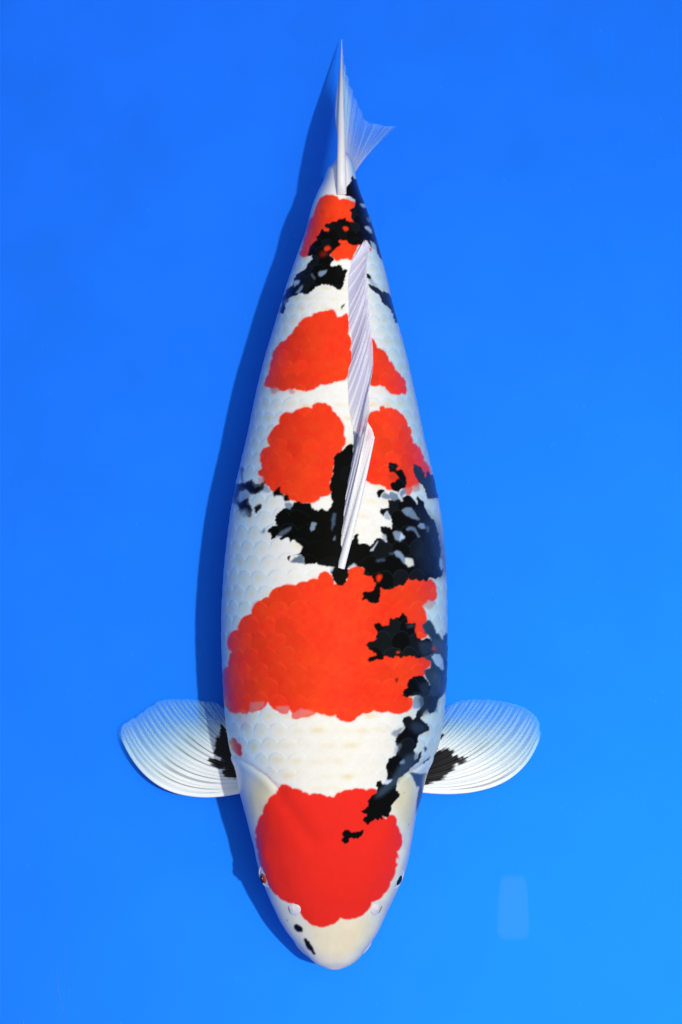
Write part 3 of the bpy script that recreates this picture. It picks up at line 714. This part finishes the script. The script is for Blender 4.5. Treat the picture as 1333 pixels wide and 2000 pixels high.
def pectoral(key, base, margin, lead_c, zb, zm, black, seed, opaque):
    base, margin, lead_c = np.array(T(key, base)), np.array(T(key, margin)), np.array(T(key, [lead_c]))[0]
    rg = np.random.default_rng(seed)
    def surf(t, s):
        B = polyline(base, t); M = polyline(margin, t ** 0.9)
        mid = (B + M) / 2
        off = lead_c - (base[0] + margin[0]) / 2
        Cc = mid + off * ((1 - t) ** 1.6)[..., None] - off * 0.22 * (t * (1 - t) * 2)[..., None]
        p = bez(B, Cc, M, s[..., None])
        wav = 0.9 * np.sin(t * 40) * smooth(.3, 1, s)
        z = zb + (zm - zb) * s ** 0.7 + 5 * np.sin(t * math.pi) * s * (1 - s) * 2 + wav
        # ragged margin
        rag = 1.2 * vnoise(t * 60, s * 0 + 1, seed) * smooth(.85, 1, s)
        return p[..., 0] + rag, p[..., 1] + rag, z
    x0, y0 = np.minimum(base.min(0), margin.min(0)) - 40; x1, y1 = np.maximum(base.max(0), margin.max(0)) + 60
    km = Map(x0, y0, x1, y1, np.zeros(3))
    for p in black: km.put(T(key, p), BLACK, kind='k', soft=.7)
    NR = 25
    rays = (np.arange(NR) / (NR - 1)) ** 1.12 + np.r_[0, rg.uniform(-.008, .008, NR - 2), 0]
    dts = np.gradient(rays)
    dark = rg.random(NR) ** 2
    WARM = np.array([0.90, 0.95, 0.91])
    def blk(u, v):
        return km.get(km.K, u + 1.5 * vnoise(u / 4, v / 4, 71), v + 1.5 * vnoise(u / 4, v / 4, 72))
    def color(t, s, u, v):
        k = blk(u, v)
        thin = smooth(.26, .98, s + .45 * (t - .35))
        al = opaque * (1 - .86 * thin)
        # dark gap lines between some rays
        nb = np.argmin(np.abs(t[..., None] - (rays[:-1] + rays[1:]) / 2), -1)
        ln = dark[nb] * smooth(.1, .25, s) * (1 - smooth(.5, .72, s))
        c = WARM * (1 - .62 * ln[..., None]) * np.array([.93, .96, 1.0])
        c = c * (1 - thin[..., None] * np.array([.62, .18, .0]))
        c = c * (1 - k[..., None]) + BLACK * k[..., None]
        al = np.maximum(al, k)
        return np.concatenate([c, al[..., None]], -1)
    def rw(k, tk, ss):
        g = gap(surf, tk, dts[k], ss)
        w = g * (0.40 - 0.12 * smooth(.3, 1, ss))
        if k == 0: w = np.maximum(w, 4.5 * (1 - ss) + 1.2)
        return np.maximum(w, 0.4)
    def rh(k, tk, ss):
        return 0.75 * (1 - ss) + 0.25 + (1.0 * (1 - ss) if k == 0 else 0)
    def rc(k, tk, ss, u, v):
        kk = blk(u, v)
        thin = smooth(.28, .92, ss + .5 * (tk - .3))
        al = np.minimum(1, 1.0 - (.84 if k else .6) * thin) * (1 - .9 * smooth(.9, 1, ss))
        c = WARM[None] * (1 + 0.06 * (rg.random() - .5)) * np.ones((len(ss), 1))
        c = c * (1 - thin[:, None] * np.array([.5, .12, .0]))
        c = c * (1 - kk[:, None]) + BLACK * kk[:, None]
        return np.concatenate([c, np.maximum(al, kk)[:, None]], -1)
    return fin('pectoral_fin', surf, 260, 110, color, rays, rw, rh, rc)

def dorsal():
    base = np.array([(666, 1110), (664, 1070), (668, 1030), (672, 990), (680, 940), (687, 895), (688, 860), (681, 825), (677, 790), (676, 745), (684, 702),
                     (684, 664), (678, 640), (678, 610), (675, 575), (672, 548), (680, 520)], float)
    marg = np.array([(731, 853), (727, 838), (719, 822), (722, 800), (722, 790), (720, 764), (725, 738), (729, 702), (728, 675), (726, 650), (721, 605), (719, 570), (716, 535), (718, 505),
                     (722, 480), (714, 469)], float)
    def surf(t, s):
        B = polyline(base, t); M = polyline(marg, t)
        Cc = (B + M) / 2 + np.stack([2.5 + 3 * (t > .3), 0 * t], -1)
        p = bez(B, Cc, M, s[..., None])
        zb = ztop(polyline(base, t)[..., 0], B[..., 1]) - 3
        h = np.interp(t, [0, .08, .3, .6, .85, 1], [44, 46, 38, 34, 26, 10])
        zt = ztop(M[..., 0] - 12, M[..., 1])
        z = zb * (1 - s) + zt * s + h * np.sin(s * math.pi / 2) ** 1.0
        u = p[..., 0] + 0.6 * np.sin(t * 70) * s * (1 - .4 * s)
        return u, p[..., 1], z
    km = Map(630, 440, 750, 1130, np.zeros(3))
    km.put(T('T', [(560, 700), (660, 740), (640, 880), (590, 1030), (540, 1120), (500, 1000), (520, 920)]), BLACK, kind='k', a=.8, soft=.7)
    km.put(T('T', [(790, 560), (740, 700), (640, 950), (540, 1200), (560, 1230), (700, 900), (800, 650)]), BLACK, kind='k', a=.7, soft=.7)
    km.put(T('T', [(820, 360), (740, 520), (660, 740), (700, 740), (790, 560), (840, 400)]), BLACK, kind='r', a=.6, soft=1.2)
    km.put(T('T', [(900, 640), (880, 760), (840, 900), (880, 890), (930, 740)]), BLACK, kind='r', a=.6, soft=1.0)
    NR = 21
    rays = np.linspace(0, 1, NR) ** 0.95 + np.r_[0, np.random.default_rng(9).uniform(-.012, .012, NR - 2), 0]
    dts = np.gradient(rays)
    WARM = np.array([0.84, 0.83, 0.80]); LAV = np.array([0.72, 0.71, 0.84])
    def tint(t, s, u, v):
        f = smooth(.05, .35, t)[..., None]
        c = WARM * (1 - f) + LAV * f
        fb = (smooth(.4, .0, s) * smooth(.2, .3, t) * (1 - smooth(.45, .7, t)))[..., None]   # the root of the middle stays white
        c = c * (1 - fb) + WARM * fb
        k = km.get(km.K, u, v)[..., None]; r = km.get(km.R, u, v)[..., None]
        c = c * (1 - r) + np.array([.70, .36, .46]) * r
        return c * (1 - k) + np.array([.05, .12, .24]) * k
    def color(t, s, u, v):
        c = tint(t, s, u, v)
        nb = np.abs(t[..., None] - rays).min(-1) / np.interp(t, rays, dts)
        c = c * (1 - .14 * smooth(.25, .5, nb)[..., None] * np.array([1, .9, .6]))
        al = .93 - .25 * smooth(.75, 1, s) * smooth(.3, .5, t)
        return np.concatenate([c, al[..., None]], -1)
    def rw(k, tk, ss):
        g = gap(surf, tk, dts[k], ss)
        w = np.minimum(g * .33, 3.0)
        if k == 0: w = 6.5 * (1 - ss) ** .8 + 1.6
        return np.maximum(w, .5)
    def rh(k, tk, ss):
        return (0.55 * (1 - ss) + .2) if k else (5.0 * (1 - ss) ** .8 + 1.2)
    def rc(k, tk, ss, u, v):
        c = tint(np.full_like(ss, tk), ss, u, v) * (1.04 if k else 1.06)
        al = 1 - .95 * smooth(.7, 1, ss) * (1 if k else 0)
        return np.concatenate([np.clip(c, 0, .85), al[:, None]], -1)
    return fin('dorsal_fin', surf, 420, 44, color, rays, rw, rh, rc)

def tail():
    base = np.array([p + (z,) for p, z in zip(T('A', [(603, 1690), (612, 1600), (640, 1540), (680, 1500), (720, 1500)]), (316, 270, 215, 160, 110))], float)
    marg = np.array([p + (z,) for p, z in zip(T('A', [(605, 140), (626, 350), (652, 480), (690, 600), (735, 720), (785, 830), (825, 920), (872, 972), (950, 985), (1050, 1008), (1150, 1008)]),
                                              (28, 70, 82, 82, 78, 72, 64, 50, 36, 22, 12))], float)
    def surf(t, s):
        B = polyline(base, t); M = polyline(marg, t)
        Cc = (B + M) / 2
        top = smooth(.30, 0, t)
        c0 = np.array(T('A', [(594, 1050)])[0] + (368,)) * 1.0
        c1 = np.array(T('A', [(765, 1365)])[0] + (40,))
        bot = smooth(.45, 1, t)
        Cc = Cc * (1 - top - bot)[..., None] + c0 * top[..., None] + c1 * bot[..., None]
        p = bez(B, Cc, M, s[..., None])
        bulge = np.exp(-((t - .10) / .055) ** 2) * np.sin(np.clip(s, 0, 1) * math.pi) ** 0.8 * smooth(.2, .6, s)
        wav = 1.5 * np.sin(t * 60) * smooth(.25, .8, s) * smooth(.1, .25, t)
        return p[..., 0] - 13 * bulge + wav, p[..., 1], p[..., 2] + wav * 1.5
    NR = 24
    rays = np.r_[0, np.linspace(.05, 1, NR - 1)]
    dts = np.gradient(rays)
    WARM = np.array([0.74, 0.76, 0.76]); BLU = np.array([0.34, 0.56, 0.74])
    def color(t, s, u, v):
        f = smooth(.1, .8, s)[..., None]
        c = WARM * (1 - f) + BLU * f
        al = (.72 - .46 * smooth(.15, 1.0, s)) * (1 - .35 * smooth(.2, .6, t)) + .75 * smooth(.62, .3, t) * smooth(1, .8, s)
        return np.concatenate([c, al[..., None]], -1)
    def rw(k, tk, ss):
        if k == 0: return np.interp(ss, [0, .05, .14, .35, .6, .85, 1], [2, 7.5, 10.5, 8.4, 5.4, 2.4, .6])
        return np.maximum(gap(surf, tk, dts[k], ss) * (.22 - .08 * ss), .3)
    def rh(k, tk, ss):
        return np.interp(ss, [0, .15, .6, 1], [9, 9, 5, .6]) if k == 0 else 1.3 * (1 - ss) + .4
    def rc(k, tk, ss, u, v):
        if k == 0:
            c = np.array([.80, .80, .76])[None] * np.ones((len(ss), 1)); al = 1 - .45 * smooth(.62, 1, ss)
        else:
            f = smooth(.1, .9, ss)[:, None]
            c = WARM * (1 - f) + BLU * 1.1 * f; al = (.45 - .38 * smooth(.1, 1, ss)) * (.6 + .4 * ((k * 7) % 5) / 4)
        return np.concatenate([c, al[:, None]], -1)
    return fin('tail_fin', surf, 240, 120, color, rays, rw, rh, rc)

# ------------------------------------------------------------------ small parts of the head
def dome(name, centre, normal, along, ra, rb, hgt, mat, parent, power=2.0, n=14, m=28, cut=None):
    """a low dome: centre in metres, radii ra (along) and rb (across), standing hgt out along the normal"""
    nrm = Vector(normal).normalized(); al = Vector(along); al = (al - nrm * al.dot(nrm)).normalized(); ac = nrm.cross(al)
    r = np.linspace(0, 1, n); f = np.arange(m) / m * 2 * math.pi
    Rg, Fg = np.meshgrid(r, f, indexing='ij')
    x = Rg * np.cos(Fg) * ra; y = Rg * np.sin(Fg) * rb
    h = hgt * (1 - Rg ** power) ** 0.6
    if cut is not None: h = h * cut(Rg, Fg)
    P = np.array(centre) + x[..., None] * np.array(al) + y[..., None] * np.array(ac) + h[..., None] * np.array(nrm)
    return mesh_obj(name, P, grid_faces(n, m, True), mat, parent)

def at_skin(u, v, lift=0.0):
    """point on the back at a plan position, and the skin's normal there"""
    z = float(ztop(np.float64(u), np.float64(v)))
    p = plan(np.float64(u), np.float64(v), np.float64(z))
    e = 2.0
    du = plan(np.float64(u + e), np.float64(v), ztop(np.float64(u + e), np.float64(v))) - plan(np.float64(u - e), np.float64(v), ztop(np.float64(u - e), np.float64(v)))
    dv = plan(np.float64(u), np.float64(v + e), ztop(np.float64(u), np.float64(v + e))) - plan(np.float64(u), np.float64(v - e), ztop(np.float64(u), np.float64(v - e)))
    n = Vector(np.cross(du, -dv)).normalized()
    if n.z < 0: n = -n
    return Vector(p) + n * lift * U, n

def head_parts():
    for u, v, dark in ((519.0, 1712, False), (776.5, 1716, True)):
        p, n = at_skin(u, v, -1.0)
        n = (n + Vector((0, 0, 0.14 if dark else 0.30))).normalized()
        al = Vector((0.0, 1.0, 0.0))
        eye = dome('eye', p, n, al, 20 * U, 16 * U, 6.5 * U, EYE_WHITE, KOI, 2.4)
        sgn = -1 if u < 650 else 1
        up = Vector((0, 0, 1))
        p2, n2 = p + n * 4.2 * U + Vector((sgn * 1.0 * U, -2 * U, 0)), n
        if not dark: eye['label'] = 'pale blue eye with reddish brown pupil'
        else: eye['label'] = 'pale blue eye with black pupil'
        pup = dome('pupil', p2, n2, al, 10 * U, 8.0 * U, 3.2 * U, PUPIL if dark else PUPIL_BROWN, eye, 2.2)
        if not dark:
            p3, n3 = p2 + Vector((-2.6 * U, -2 * U, 0)) + n * .4 * U, n
            dome('pupil_core', p3, n3, al, 8 * U, 4.0 * U, 3.4 * U, PUPIL, eye, 2.2)
        # skin rim round the eye
        nr, al2 = n, (al - n * al.dot(n)).normalized(); ac = nr.cross(al2)
        f = np.linspace(0, 2 * math.pi, 40)
        P = np.array(p)[None] + np.cos(f)[:, None] * np.array(al2) * 19 * U + np.sin(f)[:, None] * np.array(ac) * 15.5 * U + np.array(nr) * 2.2 * U
        tan = unit(np.gradient(P, axis=0)); nn = np.repeat(np.array(nr)[None], 40, 0); sd = unit(np.cross(tan, nn))
        w = np.full(40, 2.0 * U)
        colr = np.repeat(np.array([[.62, .62, .60, 1]]), 40, 0)
        tube('eye_rim', P, sd, nn, w, w, SKIN, eye, colr)
    for u, v, s in ((575, 1776, -1), (735, 1775, 1)):
        p, n = at_skin(u, v, -1.5)
        al = Vector((0.55 * s, -0.8, 0))
        fl_ = dome('nostril_flap', p, n, al, 18 * U, 12.5 * U, 4.0 * U, NOSTRIL, KOI, 2.0, cut=lambda R, F: 1 - .45 * np.exp(-((F - math.pi) / .7) ** 2) * R)
        p2, n2 = at_skin(u + 7.5 * s, v + 1, 0.8)
        dome('nostril', p2, n2, Vector((0.15 * s, -1, 0)), 8.5 * U, 2.6 * U, 1.2 * U, NOSTRIL_PIT, fl_, 2.0)
    for s in (-1, 1):
        t = np.linspace(0, 1, 24)
        c, a = outline(1832 + 36 * t); zc, bt, bb = profile(1832 + 36 * t)
        u = c + s * (a * (0.955 + .025 * np.sin(t * math.pi)) - 0.5); z = zc - bb * .30 - 4 * t
        P = plan(u, 1832 + 36 * t, z)
        tan = unit(np.gradient(P, axis=0)); nn = np.repeat(np.array([[0, 0, 1.0]]), 24, 0); sd = unit(np.cross(tan, nn)); nn = unit(np.cross(sd, tan))
        w = (1.2 + 2.2 * np.sin(t * math.pi) ** .7) * U
        tube('barbel', P, sd, nn, w, w, SKIN, KOI, np.repeat(np.array([[.66, .66, .62, 1]]), 24, 0))

# ------------------------------------------------------------------ assemble
SKIN = skin_material()
FIN = fin_material('fin_membrane')
FIN_RAY = fin_material('fin_ray_bone', .4)
EYE_WHITE = plain_material('eye_pale', (0.42, 0.58, 0.70), .22, .5)
PUPIL = plain_material('eye_black', (0.006, 0.006, 0.007), .2, .4)
PUPIL_BROWN = plain_material('eye_brown', (0.36, 0.035, 0.02), .25, .4)
NOSTRIL = plain_material('nostril_skin', (0.77, 0.73, 0.70), .35, .4)
NOSTRIL_PIT = plain_material('nostril_shade', (0.30, 0.22, 0.14), .6, .2)

KOI = bpy.data.objects.new('koi', None)
SC.collection.objects.link(KOI)
KOI['label'] = 'large white, red and black koi lying head down on the blue pond floor'
KOI['category'] = 'fish'

body()
pectoral('Q', [(1300, 955), (1285, 860), (1250, 720), (1215, 590), (1190, 480), (1180, 400)],
         [(122, 425), (150, 360), (205, 322), (280, 285), (345, 232), (440, 172), (490, 135), (600, 124), (800, 130), (900, 140), (1000, 150), (1085, 210)],
         (410, 1200), 95, 48,
         [[(1050, 360), (1090, 380), (1110, 420), (1400, 500), (1400, 860), (1210, 850), (1150, 865), (1100, 850), (1070, 810), (1070, 790), (1110, 785), (1090, 770), (1030, 770),
           (990, 740), (925, 700), (930, 680), (1000, 680), (1090, 690), (1060, 660), (1010, 640), (990, 610), (1000, 570), (1000, 540), (1010, 480), (1040, 485), (1045, 420)]], 41, .97)
pectoral('R', [(40, 955), (60, 860), (110, 740), (150, 640), (170, 560), (190, 450)],
         [(1217, 430), (1207, 340), (1160, 268), (1080, 208), (980, 168), (860, 143), (750, 128), (620, 124), (500, 132), (420, 150), (340, 205), (270, 270)],
         (1025, 1105), 80, 20,
         [[(0, 700), (150, 650), (250, 610), (300, 595), (365, 565), (375, 600), (425, 590), (400, 640), (455, 640), (440, 680), (550, 655), (520, 700), (410, 740), (425, 765), (380, 790),
           (350, 830), (290, 880), (220, 890), (150, 920), (0, 925)], [(270, 490), (300, 440), (320, 435), (300, 490)]], 42, .97)
dorsal()
tail()
head_parts()
